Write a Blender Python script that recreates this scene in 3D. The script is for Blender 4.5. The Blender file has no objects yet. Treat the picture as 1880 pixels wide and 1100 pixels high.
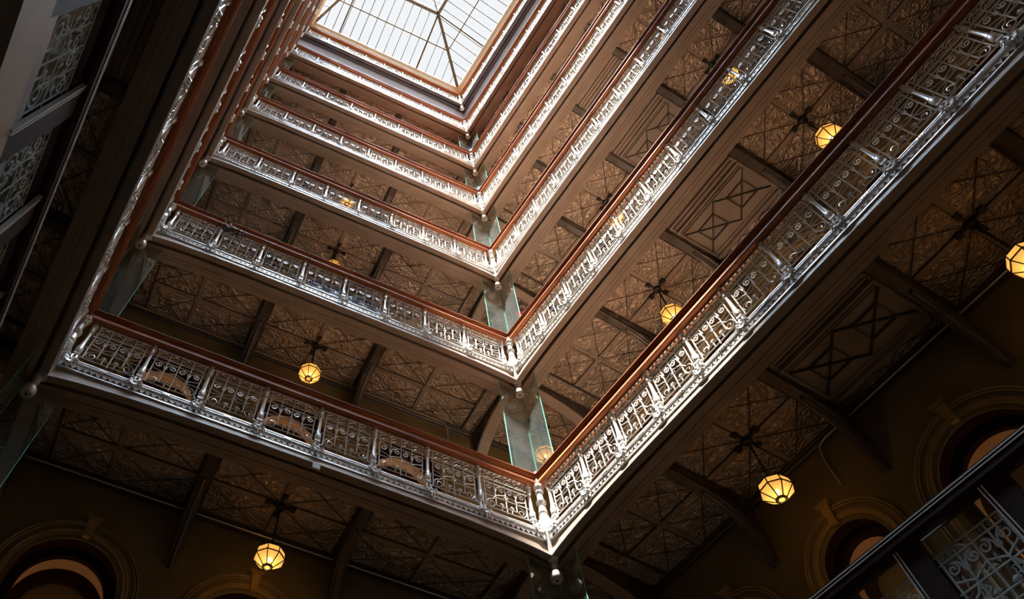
import bpy, bmesh, math, random
from mathutils import Vector, Matrix

random.seed(7)
S = 0.76                      # metres per layout unit (one railing panel is 1.176 units)
UX, UY = 0.10085, -0.99490    # direction of the long sides of the atrium (it is a slight parallelogram)
ZR = [6.30, 12.197, 17.689, 23.198, 28.502, 33.419, 38.669, 43.902]   # handrail tops, gallery 0..7
W, L = 10.0, 12.75
sc = bpy.context.scene
col = sc.collection

# ------------------------------------------------------------------ camera
cam = bpy.data.cameras.new('camera')
cam_o = bpy.data.objects.new('camera', cam); col.objects.link(cam_o)
CR = ((0.9110, -0.4116, 0.0270), (0.3817, 0.8159, -0.4343), (0.1567, 0.4060, 0.9004))   # image right, image down, forward
r_, d_, f_ = [Vector(v).normalized() for v in CR]
f_ = r_.cross(d_).normalized(); d_ = f_.cross(r_)
M = Matrix(((r_.x, -d_.x, -f_.x, 2.669 * S), (r_.y, -d_.y, -f_.y, -9.51 * S), (r_.z, -d_.z, -f_.z, 0.0), (0, 0, 0, 1)))
cam_o.matrix_world = M
cam.sensor_fit = 'HORIZONTAL'; cam.sensor_width = 36.0
cam.lens = 1350.0 / 1880.0 * 36.0
cam.shift_x = 215.0 / 1880.0
cam.shift_y = -113.0 / 1880.0
cam.clip_start = 0.05; cam.clip_end = 300
sc.camera = cam_o

# ------------------------------------------------------------------ daylight
world = bpy.data.worlds.new('World'); sc.world = world
world.use_nodes = True
bg = world.node_tree.nodes['Background']
bg.inputs[0].default_value = (0.96, 0.98, 1.0, 1)
bg.inputs[1].default_value = 1.0
sun = bpy.data.lights.new('sun', 'SUN'); sun.energy = 62.0; sun.angle = math.radians(2.2); sun.color = (1.0, 0.93, 0.82)
sun_o = bpy.data.objects.new('sun', sun); col.objects.link(sun_o)
sun_o.rotation_euler = Vector((0.25, 0.20, -1.0)).to_track_quat('-Z', 'Y').to_euler()
sun_o.location = (-5, -5, 45)
sky = bpy.data.lights.new('sky_daylight', 'SUN'); sky.energy = 23.0; sky.angle = math.radians(46); sky.color = (0.68, 0.84, 1.0)
sky_o = bpy.data.objects.new('sky_daylight', sky); col.objects.link(sky_o)
sky_o.rotation_euler = Vector((0.0, 0.05, -1.0)).to_track_quat('-Z', 'Y').to_euler(); sky_o.location = (3, -4, 46)
sc.view_settings.view_transform = 'Standard'; sc.view_settings.look = 'None'
sc.view_settings.exposure = 0.0; sc.view_settings.gamma = 1.0; sc.view_settings.use_curve_mapping = False
sc.cycles.diffuse_bounces = 6; sc.cycles.max_bounces = 12; sc.cycles.transparent_max_bounces = 16
sc.cycles.sample_clamp_indirect = 8.0
sc.cycles.caustics_reflective = False; sc.cycles.caustics_refractive = False

# ------------------------------------------------------------------ materials
def mat(name, colr, rough=0.5, metal=0.0, noise=0.0, nscale=6.0, spec=0.5, bump=0.0, bscale=40.0):
    m = bpy.data.materials.new(name); m.use_nodes = True
    nt = m.node_tree; b = nt.nodes['Principled BSDF']
    b.inputs['Roughness'].default_value = rough; b.inputs['Metallic'].default_value = metal
    b.inputs['Specular IOR Level'].default_value = spec
    b.inputs['Base Color'].default_value = (*colr, 1)
    tc = nt.nodes.new('ShaderNodeTexCoord')
    if noise > 0:
        n = nt.nodes.new('ShaderNodeTexNoise'); n.inputs['Scale'].default_value = nscale; n.inputs['Detail'].default_value = 6
        nt.links.new(tc.outputs['Object'], n.inputs['Vector'])
        r = nt.nodes.new('ShaderNodeValToRGB')
        r.color_ramp.elements[0].position = 0.3; r.color_ramp.elements[1].position = 0.75
        r.color_ramp.elements[0].color = (*[c * (1 - noise) for c in colr], 1)
        r.color_ramp.elements[1].color = (*[min(1, c * (1 + noise)) for c in colr], 1)
        nt.links.new(n.outputs['Fac'], r.inputs['Fac']); nt.links.new(r.outputs['Color'], b.inputs['Base Color'])
    if bump > 0:
        n2 = nt.nodes.new('ShaderNodeTexNoise'); n2.inputs['Scale'].default_value = bscale
        nt.links.new(tc.outputs['Object'], n2.inputs['Vector'])
        bp = nt.nodes.new('ShaderNodeBump'); bp.inputs['Strength'].default_value = bump; bp.inputs['Distance'].default_value = 0.01
        nt.links.new(n2.outputs['Fac'], bp.inputs['Height']); nt.links.new(bp.outputs['Normal'], b.inputs['Normal'])
    return m

def wood_mat(name, c1, c2, rough=0.3):
    m = mat(name, c1, rough); nt = m.node_tree; b = nt.nodes['Principled BSDF']
    tc = nt.nodes.new('ShaderNodeTexCoord'); mp = nt.nodes.new('ShaderNodeMapping')
    mp.inputs['Scale'].default_value = (0.6, 14, 14)
    n = nt.nodes.new('ShaderNodeTexNoise'); n.inputs['Scale'].default_value = 3.0; n.inputs['Detail'].default_value = 5
    r = nt.nodes.new('ShaderNodeValToRGB'); r.color_ramp.elements[0].position = 0.35; r.color_ramp.elements[1].position = 0.7
    r.color_ramp.elements[0].color = (*c1, 1); r.color_ramp.elements[1].color = (*c2, 1)
    nt.links.new(tc.outputs['Object'], mp.inputs['Vector']); nt.links.new(mp.outputs['Vector'], n.inputs['Vector'])
    nt.links.new(n.outputs['Fac'], r.inputs['Fac']); nt.links.new(r.outputs['Color'], b.inputs['Base Color'])
    return m

def tin_mat():
    m = mat('embossed_tin', (0.62, 0.46, 0.33), 0.38, 0.45, 0.15, 3.0); nt = m.node_tree; b = nt.nodes['Principled BSDF']
    tc = nt.nodes.new('ShaderNodeTexCoord')
    n = nt.nodes.new('ShaderNodeTexNoise'); n.inputs['Scale'].default_value = 2.2; n.inputs['Detail'].default_value = 1
    mx = nt.nodes.new('ShaderNodeMix'); mx.data_type = 'VECTOR'; mx.inputs['Factor'].default_value = 0.10
    nt.links.new(tc.outputs['Object'], n.inputs['Vector'])
    nt.links.new(tc.outputs['Object'], mx.inputs[4]); nt.links.new(n.outputs['Color'], mx.inputs[5])
    v = nt.nodes.new('ShaderNodeTexWave'); v.wave_type = 'BANDS'; v.inputs['Scale'].default_value = 5.0; v.inputs['Distortion'].default_value = 18.0
    v.inputs['Detail'].default_value = 2.4; v.wave_type = 'RINGS'; v.inputs['Detail Scale'].default_value = 1.1
    nt.links.new(tc.outputs['Object'], v.inputs['Vector'])
    v2 = nt.nodes.new('ShaderNodeTexVoronoi'); v2.voronoi_dimensions = '2D'; v2.feature = 'F1'; v2.inputs['Scale'].default_value = 8.0
    nt.links.new(mx.outputs[1], v2.inputs['Vector'])
    ad = nt.nodes.new('ShaderNodeMath'); ad.operation = 'MULTIPLY_ADD'; ad.inputs[1].default_value = 1.3
    nt.links.new(v2.outputs['Distance'], ad.inputs[0]); nt.links.new(v.outputs['Fac'], ad.inputs[2])
    bp = nt.nodes.new('ShaderNodeBump'); bp.inputs['Strength'].default_value = 0.95; bp.inputs['Distance'].default_value = 0.022
    nt.links.new(ad.outputs[0], bp.inputs['Height']); nt.links.new(bp.outputs['Normal'], b.inputs['Normal'])
    return m

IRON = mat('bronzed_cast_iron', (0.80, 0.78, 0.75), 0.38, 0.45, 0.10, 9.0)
IRON2 = mat('shaded_cast_iron', (0.34, 0.315, 0.29), 0.55, 0.25, 0.12, 9.0)  # darker copy of the iron: shade painted into apron and backing plates
WOOD = wood_mat('mahogany', (0.17, 0.042, 0.014), (0.46, 0.135, 0.038), 0.62); WOOD.node_tree.nodes['Principled BSDF'].inputs['Specular IOR Level'].default_value = 0.18
DWOOD = wood_mat('dark_wood', (0.022, 0.008, 0.006), (0.045, 0.015, 0.010), 0.6); DWOOD.node_tree.nodes['Principled BSDF'].inputs['Specular IOR Level'].default_value = 0.12
PAINT = mat('brown_soffit_paint', (0.36, 0.262, 0.19), 0.55, 0.0, 0.12, 2.0)
TIN = tin_mat()
RIB = mat('tin_rib', (0.10, 0.07, 0.05), 0.45, 0.3)
BEAM = mat('dark_bronze_beam', (0.13, 0.095, 0.07), 0.42, 0.45, 0.3, 7.0, bump=0.5, bscale=30)
BLACK = mat('blackened_metal', (0.022, 0.018, 0.016), 0.45, 0.3)
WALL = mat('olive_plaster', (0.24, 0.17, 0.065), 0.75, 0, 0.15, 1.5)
MOULD = mat('ochre_moulding', (0.45, 0.30, 0.11), 0.28, 0, 0.12, 3)
PEACH = mat('peach_plaster', (0.78, 0.50, 0.30), 0.8)
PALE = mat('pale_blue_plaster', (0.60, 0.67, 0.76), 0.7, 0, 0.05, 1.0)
BEIGE = mat('beige_paint', (0.62, 0.51, 0.34), 0.5, 0, 0.05, 1.0)
BAR = mat('bronze_glazing_bar', (0.11, 0.092, 0.062), 0.7, 0.0, spec=0.1)
DGREY = mat('dark_grey_soffit_paint', (0.07, 0.066, 0.066), 0.4)
BLUEF = mat('blue_frame', (0.10, 0.20, 0.36), 0.5)
CHROME = mat('satin_steel', (0.80, 0.78, 0.76), 0.35, 0.35)
BRASS = mat('aged_brass', (0.05, 0.028, 0.010), 0.5, 0.5)
BOUNCE_FLOOR = mat('pale_bounce_floor', (0.62, 0.54, 0.46), 0.6, 0, 0.1, 3)  # unseen gallery floors, made pale to bounce light up onto the ceilings
FLOORM = mat('lobby_floor', (0.085, 0.066, 0.055), 0.5, 0, 0.25, 2)
WHITEP = mat('white_plastic', (0.80, 0.79, 0.76), 0.4)
REDP = mat('red_label', (0.62, 0.05, 0.02), 0.5)
GREENP = mat('green_ink', (0.02, 0.22, 0.12), 0.5)
GREYP = mat('grey_panel', (0.30, 0.30, 0.31), 0.35, 0.2, 0.1, 3)
LEAF = mat('dark_foliage', (0.02, 0.035, 0.018), 0.5)
PETAL = mat('pale_petal', (0.6, 0.6, 0.62), 0.5)
BLUET = mat('blue_tarpaulin', (0.03, 0.07, 0.32), 0.28, 0, 0.3, 4)

def glass_mat(name, tint, dust, gl=0.10):
    m = bpy.data.materials.new(name); m.use_nodes = True; nt = m.node_tree; nt.nodes.clear()
    out = nt.nodes.new('ShaderNodeOutputMaterial'); t = nt.nodes.new('ShaderNodeBsdfTransparent'); t.inputs[0].default_value = (*tint, 1)
    g = nt.nodes.new('ShaderNodeBsdfGlossy'); g.inputs['Roughness'].default_value = 0.03
    d = nt.nodes.new('ShaderNodeBsdfDiffuse'); d.inputs[0].default_value = (0.75, 0.85, 0.85, 1)
    lw = nt.nodes.new('ShaderNodeLayerWeight'); lw.inputs['Blend'].default_value = 0.25
    mp = nt.nodes.new('ShaderNodeMath'); mp.operation = 'MULTIPLY_ADD'; mp.inputs[1].default_value = 0.5; mp.inputs[2].default_value = gl * 0.4
    nt.links.new(lw.outputs['Fresnel'], mp.inputs[0])
    m1 = nt.nodes.new('ShaderNodeMixShader'); m2 = nt.nodes.new('ShaderNodeMixShader')
    nt.links.new(mp.outputs[0], m1.inputs[0]); nt.links.new(t.outputs[0], m1.inputs[1]); nt.links.new(g.outputs[0], m1.inputs[2])
    tc = nt.nodes.new('ShaderNodeTexCoord'); n = nt.nodes.new('ShaderNodeTexNoise'); n.inputs['Scale'].default_value = 2.5; n.inputs['Detail'].default_value = 5
    nt.links.new(tc.outputs['Object'], n.inputs['Vector'])
    mm = nt.nodes.new('ShaderNodeMath'); mm.operation = 'MULTIPLY'; mm.inputs[1].default_value = dust * 2
    nt.links.new(n.outputs['Fac'], mm.inputs[0]); nt.links.new(mm.outputs[0], m2.inputs[0])
    nt.links.new(m1.outputs[0], m2.inputs[1]); nt.links.new(d.outputs[0], m2.inputs[2]); nt.links.new(m2.outputs[0], out.inputs[0])
    return m
GLASS = glass_mat('clear_glass', (0.92, 0.97, 0.95), 0.035)
ROOFGLASS = glass_mat('skylight_glass', (0.93, 0.94, 0.95), 0.0, 0.0)
def frost_mat(name, c, mixw):
    m = bpy.data.materials.new(name); m.use_nodes = True; nt = m.node_tree; nt.nodes.clear()
    out = nt.nodes.new('ShaderNodeOutputMaterial'); d = nt.nodes.new('ShaderNodeBsdfDiffuse'); d.inputs[0].default_value = (*c, 1)
    t = nt.nodes.new('ShaderNodeBsdfTranslucent'); t.inputs[0].default_value = (*c, 1)
    x = nt.nodes.new('ShaderNodeMixShader'); x.inputs[0].default_value = mixw
    nt.links.new(d.outputs[0], x.inputs[1]); nt.links.new(t.outputs[0], x.inputs[2]); nt.links.new(x.outputs[0], out.inputs[0])
    return m
ETCH = frost_mat('frosted_etching', (0.72, 0.78, 0.78), 0.45)
GEDGE = frost_mat('green_glass_edge', (0.35, 0.85, 0.72), 0.5)
def lamp_mat():
    m = bpy.data.materials.new('amber_lamp_glass'); m.use_nodes = True; nt = m.node_tree; nt.nodes.clear()
    out = nt.nodes.new('ShaderNodeOutputMaterial')
    t = nt.nodes.new('ShaderNodeBsdfTranslucent'); t.inputs[0].default_value = (0.90, 0.60, 0.24, 1)
    e = nt.nodes.new('ShaderNodeEmission'); e.inputs[0].default_value = (1.0, 0.50, 0.13, 1); e.inputs[1].default_value = 0.16
    a = nt.nodes.new('ShaderNodeAddShader')
    tp = nt.nodes.new('ShaderNodeBsdfTransparent'); tp.inputs[0].default_value = (1, 0.8, 0.5, 1)
    x = nt.nodes.new('ShaderNodeMixShader'); x.inputs[0].default_value = 0.30
    nt.links.new(t.outputs[0], a.inputs[0]); nt.links.new(e.outputs[0], a.inputs[1])
    nt.links.new(a.outputs[0], x.inputs[1]); nt.links.new(tp.outputs[0], x.inputs[2]); nt.links.new(x.outputs[0], out.inputs[0])
    return m
LAMP = lamp_mat()
def emit(name, c, s):
    m = bpy.data.materials.new(name); m.use_nodes = True; nt = m.node_tree; nt.nodes.clear()
    out = nt.nodes.new('ShaderNodeOutputMaterial'); e = nt.nodes.new('ShaderNodeEmission'); e.inputs[0].default_value = (*c, 1); e.inputs[1].default_value = s
    nt.links.new(e.outputs[0], out.inputs[0]); return m
BULB = emit('warm_bulb', (1.0, 0.70, 0.32), 30.0)
SPOT = emit('spot_bulb', (1.0, 0.80, 0.55), 120.0)
EXITRED = emit('exit_red', (1.0, 0.03, 0.03), 0.9)

# ------------------------------------------------------------------ mesh helper (layout units in, metres out)
class MB:
    def __init__(s): s.v = []; s.f = []; s.m = []; s.cur = 0
    def face(s, idx): s.f.append(tuple(idx)); s.m.append(s.cur)
    def box(s, x0, x1, y0, y1, z0, z1):
        b = len(s.v)
        s.v += [(x, y, z) for z in (z0, z1) for y in (y0, y1) for x in (x0, x1)]
        for q in ((0, 2, 3, 1), (4, 5, 7, 6), (0, 1, 5, 4), (2, 6, 7, 3), (0, 4, 6, 2), (1, 3, 7, 5)): s.face([b + i for i in q])
    def bar(s, a, c, w, h, up=(0, 0, 1)):
        a = Vector(a); c = Vector(c); d = (c - a).normalized(); u = Vector(up)
        x = d.cross(u)
        if x.length < 1e-4: x = d.cross(Vector((1, 0, 0)))
        x.normalize(); u = x.cross(d).normalized(); b = len(s.v)
        for p in (a, c):
            for sx, sy in ((-1, -1), (1, -1), (1, 1), (-1, 1)): s.v.append(tuple(p + x * sx * w / 2 + u * sy * h / 2))
        for i in range(4): s.face((b + i, b + (i + 1) % 4, b + 4 + (i + 1) % 4, b + 4 + i))
        s.face((b + 3, b + 2, b + 1, b)); s.face((b + 4, b + 5, b + 6, b + 7))
    def tube(s, pts, r, n=5, closed=False):
        P = [Vector(p) for p in pts]; N = len(P)
        if not hasattr(r, '__len__'): r = [r] * N
        rings = []; ref = None
        for i in range(N):
            if closed: d = P[(i + 1) % N] - P[i - 1]
            else: d = P[min(i + 1, N - 1)] - P[max(i - 1, 0)]
            d.normalize()
            if ref is None:
                ref = d.orthogonal().normalized()
            else:
                ref = (ref - d * ref.dot(d))
                ref = ref.normalized() if ref.length > 1e-6 else d.orthogonal().normalized()
            w = d.cross(ref); b = len(s.v)
            for k in range(n):
                a = 2 * math.pi * (k + .5) / n
                s.v.append(tuple(P[i] + (ref * math.cos(a) + w * math.sin(a)) * r[i]))
            rings.append(b)
        for i in range(N if closed else N - 1):
            a, b = rings[i], rings[(i + 1) % N]
            for k in range(n): s.face((a + k, a + (k + 1) % n, b + (k + 1) % n, b + k))
        if not closed:
            s.face([rings[0] + k for k in range(n)][::-1]); s.face([rings[-1] + k for k in range(n)])
    def lathe(s, prof, c=(0, 0, 0), n=14, axis='z', flute=None):
        b0 = len(s.v)
        for j, (r, z) in enumerate(prof):
            for k in range(n):
                a = 2 * math.pi * k / n
                rr = r * (flute[1] if (flute and flute[0][0] <= j <= flute[0][1] and k % 2) else 1)
                p = (rr * math.cos(a), rr * math.sin(a), z)
                if axis == 'y': p = (p[0], z, p[1])
                s.v.append((c[0] + p[0], c[1] + p[1], c[2] + p[2]))
        for j in range(len(prof) - 1):
            for k in range(n):
                a = b0 + j * n + k; b = b0 + j * n + (k + 1) % n
                s.face((a, b, b + n, a + n))
        s.face([b0 + k for k in range(n)][::-1]); e = b0 + (len(prof) - 1) * n; s.face([e + k for k in range(n)])
    def ball(s, c, rx, ry=None, rz=None, n=8, m=5):
        ry = ry or rx; rz = rz or rx
        pr = [(math.sin(math.pi * (i + .02) / m * m / (m + .04)), -math.cos(math.pi * (i + .02) / (m + .04))) for i in range(m + 1)]
        b0 = len(s.v)
        for q, z in pr:
            for k in range(n):
                a = 2 * math.pi * k / n; s.v.append((c[0] + rx * q * math.cos(a), c[1] + ry * q * math.sin(a), c[2] + rz * z))
        for j in range(m):
            for k in range(n):
                a = b0 + j * n + k; b = b0 + j * n + (k + 1) % n; s.face((a, b, b + n, a + n))
    def prism(s, poly, y0, y1):       # polygon in (x,z), extruded along y
        n = len(poly); b = len(s.v)
        s.v += [(x, y0, z) for x, z in poly] + [(x, y1, z) for x, z in poly]
        s.face(list(range(b, b + n))); s.face(list(range(b + 2 * n - 1, b + n - 1, -1)))
        for i in range(n): s.face((b + i, b + n + i, b + n + (i + 1) % n, b + (i + 1) % n))
    def sweep(s, prof, x0, x1, nseg=1, zf=None, closed=True):   # profile in (y,z) swept along x with mitred ends
        n = len(prof); b = len(s.v)
        for j in range(nseg + 1):
            t = j / nseg
            for y, z in prof:
                x = x0(y) * (1 - t) + x1(y) * t
                s.v.append((x, y, z + (zf(x) if zf else 0)))
        for j in range(nseg):
            for i in range(n if closed else n - 1):
                a = b + j * n + i; c = b + j * n + (i + 1) % n
                s.face((a, c, c + n, a + n))
        if closed:
            s.face([b + i for i in range(n)][::-1]); s.face([b + nseg * n + i for i in range(n)])
    def strip(s, inner, outer, y0, y1):   # band between two polylines in (x,z), thickness in y
        n = len(inner); b = len(s.v)
        for y in (y0, y1):
            s.v += [(x, y, z) for x, z in inner] + [(x, y, z) for x, z in outer]
        I = lambda k, i, o: b + k * 2 * n + o * n + i
        for i in range(n - 1):
            s.face((I(0, i, 0), I(0, i + 1, 0), I(0, i + 1, 1), I(0, i, 1)))
            s.face((I(1, i, 1), I(1, i + 1, 1), I(1, i + 1, 0), I(1, i, 0)))
            s.face((I(0, i + 1, 0), I(0, i, 0), I(1, i, 0), I(1, i + 1, 0)))
            s.face((I(0, i, 1), I(0, i + 1, 1), I(1, i + 1, 1), I(1, i, 1)))
        s.face((I(0, 0, 0), I(0, 0, 1), I(1, 0, 1), I(1, 0, 0))); s.face((I(0, n - 1, 1), I(0, n - 1, 0), I(1, n - 1, 0), I(1, n - 1, 1)))
    def mesh(s, name, mats, smooth=False):
        me = bpy.data.meshes.new(name)
        me.from_pydata([(x * S, y * S, z * S) for x, y, z in s.v], [], s.f)
        mats = mats if isinstance(mats, (list, tuple)) else [mats]
        for m in mats: me.materials.append(m)
        if len(mats) > 1: me.polygons.foreach_set('material_index', s.m)
        if smooth:
            me.polygons.foreach_set('use_smooth', [True] * len(me.polygons))
            try: me.set_sharp_from_angle(angle=math.radians(40))
            except Exception: pass
        me.validate(); me.update()
        return me
    def build(s, name, mats, parent=None, smooth=False, **k):
        return put(name, s.mesh(name, mats, smooth), parent, **k)

def put(name, me, parent=None, loc=(0, 0, 0), rz=0.0):
    o = bpy.data.objects.new(name, me); col.objects.link(o)
    o.location = [c * S for c in loc]; o.rotation_euler = (0, 0, rz)
    if parent: o.parent = parent
    return o
def thing(name, label, cat, loc=(0, 0, 0), rz=0.0, group=None, me=None):
    o = put(name, me, None, loc, rz); return tag(o, label, cat, group)
def tag(o, label, cat, group=None):
    o['label'] = label; o['category'] = cat
    if group: o['group'] = group
    return o
def struct(o):
    o['kind'] = 'structure'; return o

# ------------------------------------------------------------------ the three sides (local x along, local y outward, z up)
class Run: pass
def mk(origin, e, n, length, ms, me_, side, pitch, m0, npan, wall):
    r = Run(); r.o = origin; r.e = e; r.n = n; r.L = length; r.ms = ms; r.me = me_; r.side = side; r.pitch = pitch; r.m0 = m0; r.np = npan; r.wall = wall
    r.rz = math.atan2(e[1], e[0]); r.x0 = lambda y: ms * y; r.x1 = lambda y: length + me_ * y
    r.pt = lambda x, y: (origin[0] + e[0] * x + n[0] * y, origin[1] + e[1] * x + n[1] * y)
    return r
BACK = mk((0, 0), (1, 0), (0, 1), W, -1.1066, 0.9037, 'back', 1.176, 0.296, 8, 2.35)
RIGHT = mk((W, 0), (UX, UY), (-UY, UX), L, -0.9037, 0.0, 'right', 1.089, 0.296, 11, 2.65)
LEFT = mk((L * UX, L * UY), (-UX, -UY), (UY, -UX), L, 0.0, 1.1066, 'left', 1.089, L - 0.296 - 11 * 1.089, 11, 2.35)
RUNS = (BACK, RIGHT, LEFT)
ORD = ['lowest', 'first', 'second', 'third', 'fourth', 'fifth', 'sixth', 'top']
def gal(k): return 'lowest gallery' if k == 0 else ('top gallery' if k == 7 else ORD[k] + ' iron gallery up')

def zlow(run):
    far0 = run.side == 'right'; far1 = run.side == 'left'
    def f(x):
        a = -0.21 * math.exp(-max(x, 0) / 1.1)
        b = -0.21 * math.exp(-max(run.L - x, 0) / 1.1)
        return a + b
    return f

# ------------------------------------------------------------------ iron grille curves in the (x,z) plane
def spiral(cx, cz, r, a0, turns, sgn, r1=0.22, n=22):
    return [(cx + r * (1 - (1 - r1) * t) * math.cos(a0 + sgn * turns * 2 * math.pi * t), cz + r * (1 - (1 - r1) * t) * math.sin(a0 + sgn * turns * 2 * math.pi * t)) for t in [i / n for i in range(n + 1)]]
def bez(p0, p1, p2, p3, n=8):
    o = []
    for i in range(n + 1):
        t = i / n; a = (1 - t) ** 3; b = 3 * t * (1 - t) ** 2; c = 3 * t * t * (1 - t); d = t ** 3
        o.append((a * p0[0] + b * p1[0] + c * p2[0] + d * p3[0], a * p0[1] + b * p1[1] + c * p2[1] + d * p3[1]))
    return o
def grille_curves(w):
    q = w / 4; bars = []; scr = []; leaf = []
    for i, (zb, zt) in enumerate(((-1.30, -.36), (-1.20, -.40), (-1.34, -.36), (-1.20, -.40), (-1.30, -.36))):
        bars.append([(-w / 2 + q * i, zb), (-w / 2 + q * i, zt)])
    for z in (-.53, -.63, -.985): bars.append([(-w / 2 - .05, z), (w / 2 + .05, z)])
    bars.append([(-w / 2 - .03, -1.30), (w / 2 + .03, -1.30)]); bars.append([(-q, -1.195), (q, -1.195)])
    for i in range(4):
        c = -w / 2 + q * (i + .5)
        scr.append([(c + q / 2 * math.cos(a), -.505 + .125 * math.sin(a)) for a in [math.pi * k / 10 for k in range(11)]])
        for s in (-1, 1): leaf.append([(c - s * q / 2, -.535), (c - s * .03, -.475), (c, -.50)])
    for s in (-1, 1):
        for side in (-1, 1):
            v = s * q                              # quarter bar
            cx = v + side * (q * .64); cz = -.74
            sp = spiral(cx, cz, .072, math.pi / 2, 1.35, side)
            scr.append(bez((v + side * .012, -.83), (v + side * .02, -.72), (v + side * .06, -.668), (cx, cz + .072)) + sp[1:])
            scr.append(bez((v, -.955), (v + side * .05, -.90), (v + side * .13, -.905), (v + side * (q - .015), -.86)))
            leaf.append([(v, -.84), (v + side * .02, -.80), (v + side * .03, -.765)])
        # large lower scroll
        cx = s * (w / 2 - .125); cz = -1.185
        sp = spiral(cx, cz, .112, math.pi / 2 , 1.45, s if False else -s * -1)
        scr.append(bez((s * q, -.95), (s * (q + .03), -1.01), (s * (q + .06), -1.06), (cx, cz + .112)) + spiral(cx, cz, .112, math.pi / 2, 1.4, -s, .25, 26)[1:])
        # palmette
        fx = s * .115
        scr.append([(fx, -1.30), (fx, -1.16)])
        for a in (-1.1, -.6, -.2, .2, .6, 1.1): leaf.append([(fx, -1.175), (fx + .035 * math.sin(a), -1.175 + .035 * math.cos(a)), (fx + .062 * math.sin(a), -1.175 + .062 * math.cos(a))])
        leaf.append([(0, -.965), (s * .035, -.93), (s * .065, -.955)])
    return bars, scr, leaf
def grille_mesh(w, name):
    g = MB(); bars, scr, leaf = grille_curves(w)
    for b in bars: g.tube([(x, 0, z) for x, z in b], .0145, 4)
    for b in scr: g.tube([(x, -.004, z) for x, z in b], .0108, 4)
    for b in leaf: g.tube([(x, -.008, z) for x, z in b], [.006, .016, .005], 4)
    # leafy cresting tucked under the handrail
    q = w / 8
    for i in range(9):
        x = -w / 2 + q * i
        g.ball((x, .01, -.335), .030, .022, .042, 6, 4)
    g.tube([(-w / 2 - .05, .01, -.30), (w / 2 + .05, .01, -.30)], .018, 5)
    return g.mesh(name, IRON)
GRILLE = {'back': grille_mesh(.94, 'grille'), 'right': grille_mesh(.87, 'grille')}; GRILLE['left'] = GRILLE['right']

def baluster_mesh():
    g = MB()
    g.box(-.035, .035, -.035, .035, -.36, -.28)
    g.lathe([(.05, -.40), (.062, -.38), (.05, -.36)], n=10)
    g.lathe([(.028, -.585), (.045, -.57), (.05, -.53), (.056, -.47), (.05, -.43), (.03, -.40)], n=10)
    g.lathe([(.024, -.60), (.034, -.595), (.024, -.585)], n=10)
    g.lathe([(.058, -1.06), (.048, -1.03), (.040, -.95), (.034, -.80), (.031, -.60)], n=16, flute=((0, 4), .84))
    g.lathe([(.045, -1.24), (.06, -1.22), (.064, -1.16), (.068, -1.10), (.060, -1.07), (.066, -1.06), (.052, -1.055)], n=12)
    g.box(-.055, .055, -.05, .05, -1.29, -1.245)
    for s in (-1, 1):
        g.tube([(s * .01, -.01, -1.28), (s * .04, -.02, -1.34), (s * .075, -.03, -1.36), (s * .10, -.03, -1.325), (s * .085, -.03, -1.30)], .014, 5)
        g.tube([(s * .02, -.01, -1.28), (s * .045, -.05, -1.38), (s * .03, -.06, -1.46)], .018, 5)
        g.tube([(s * .05, 0, -1.30), (s * .14, 0, -1.30)], .012, 4)
    g.box(-.05, .05, -.06, .03, -1.50, -1.42)
    return g.mesh('baluster', IRON, True)
def rosette_mesh():
    g = MB()
    cz = -1.61; cy = -.135
    g.ball((0, cy, cz + .03), .035, .04, .035, 8, 5)
    g.box(-.06, .06, -.09, .0, -1.62, -1.47)
    for k in range(9):
        a = -math.pi * 1.1 + math.pi * 1.2 * k / 8
        c, s_ = math.cos(a), math.sin(a)
        g.tube([(.035 * c, cy - .01, cz + .03 + .035 * s_), (.095 * c, cy - .03, cz + .02 + .095 * s_), (.15 * c, cy + .0, cz + .01 + .145 * s_)], [.012, .026, .008], 5)
    for s in (-1, 1): g.tube([(s * .05, -.06, -1.50), (s * .12, -.07, -1.50), (s * .135, -.07, -1.54), (s * .11, -.07, -1.56)], .014, 5)
    return g.mesh('rosette', IRON, True)
BALUSTER = baluster_mesh(); ROSETTE = rosette_mesh()

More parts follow.
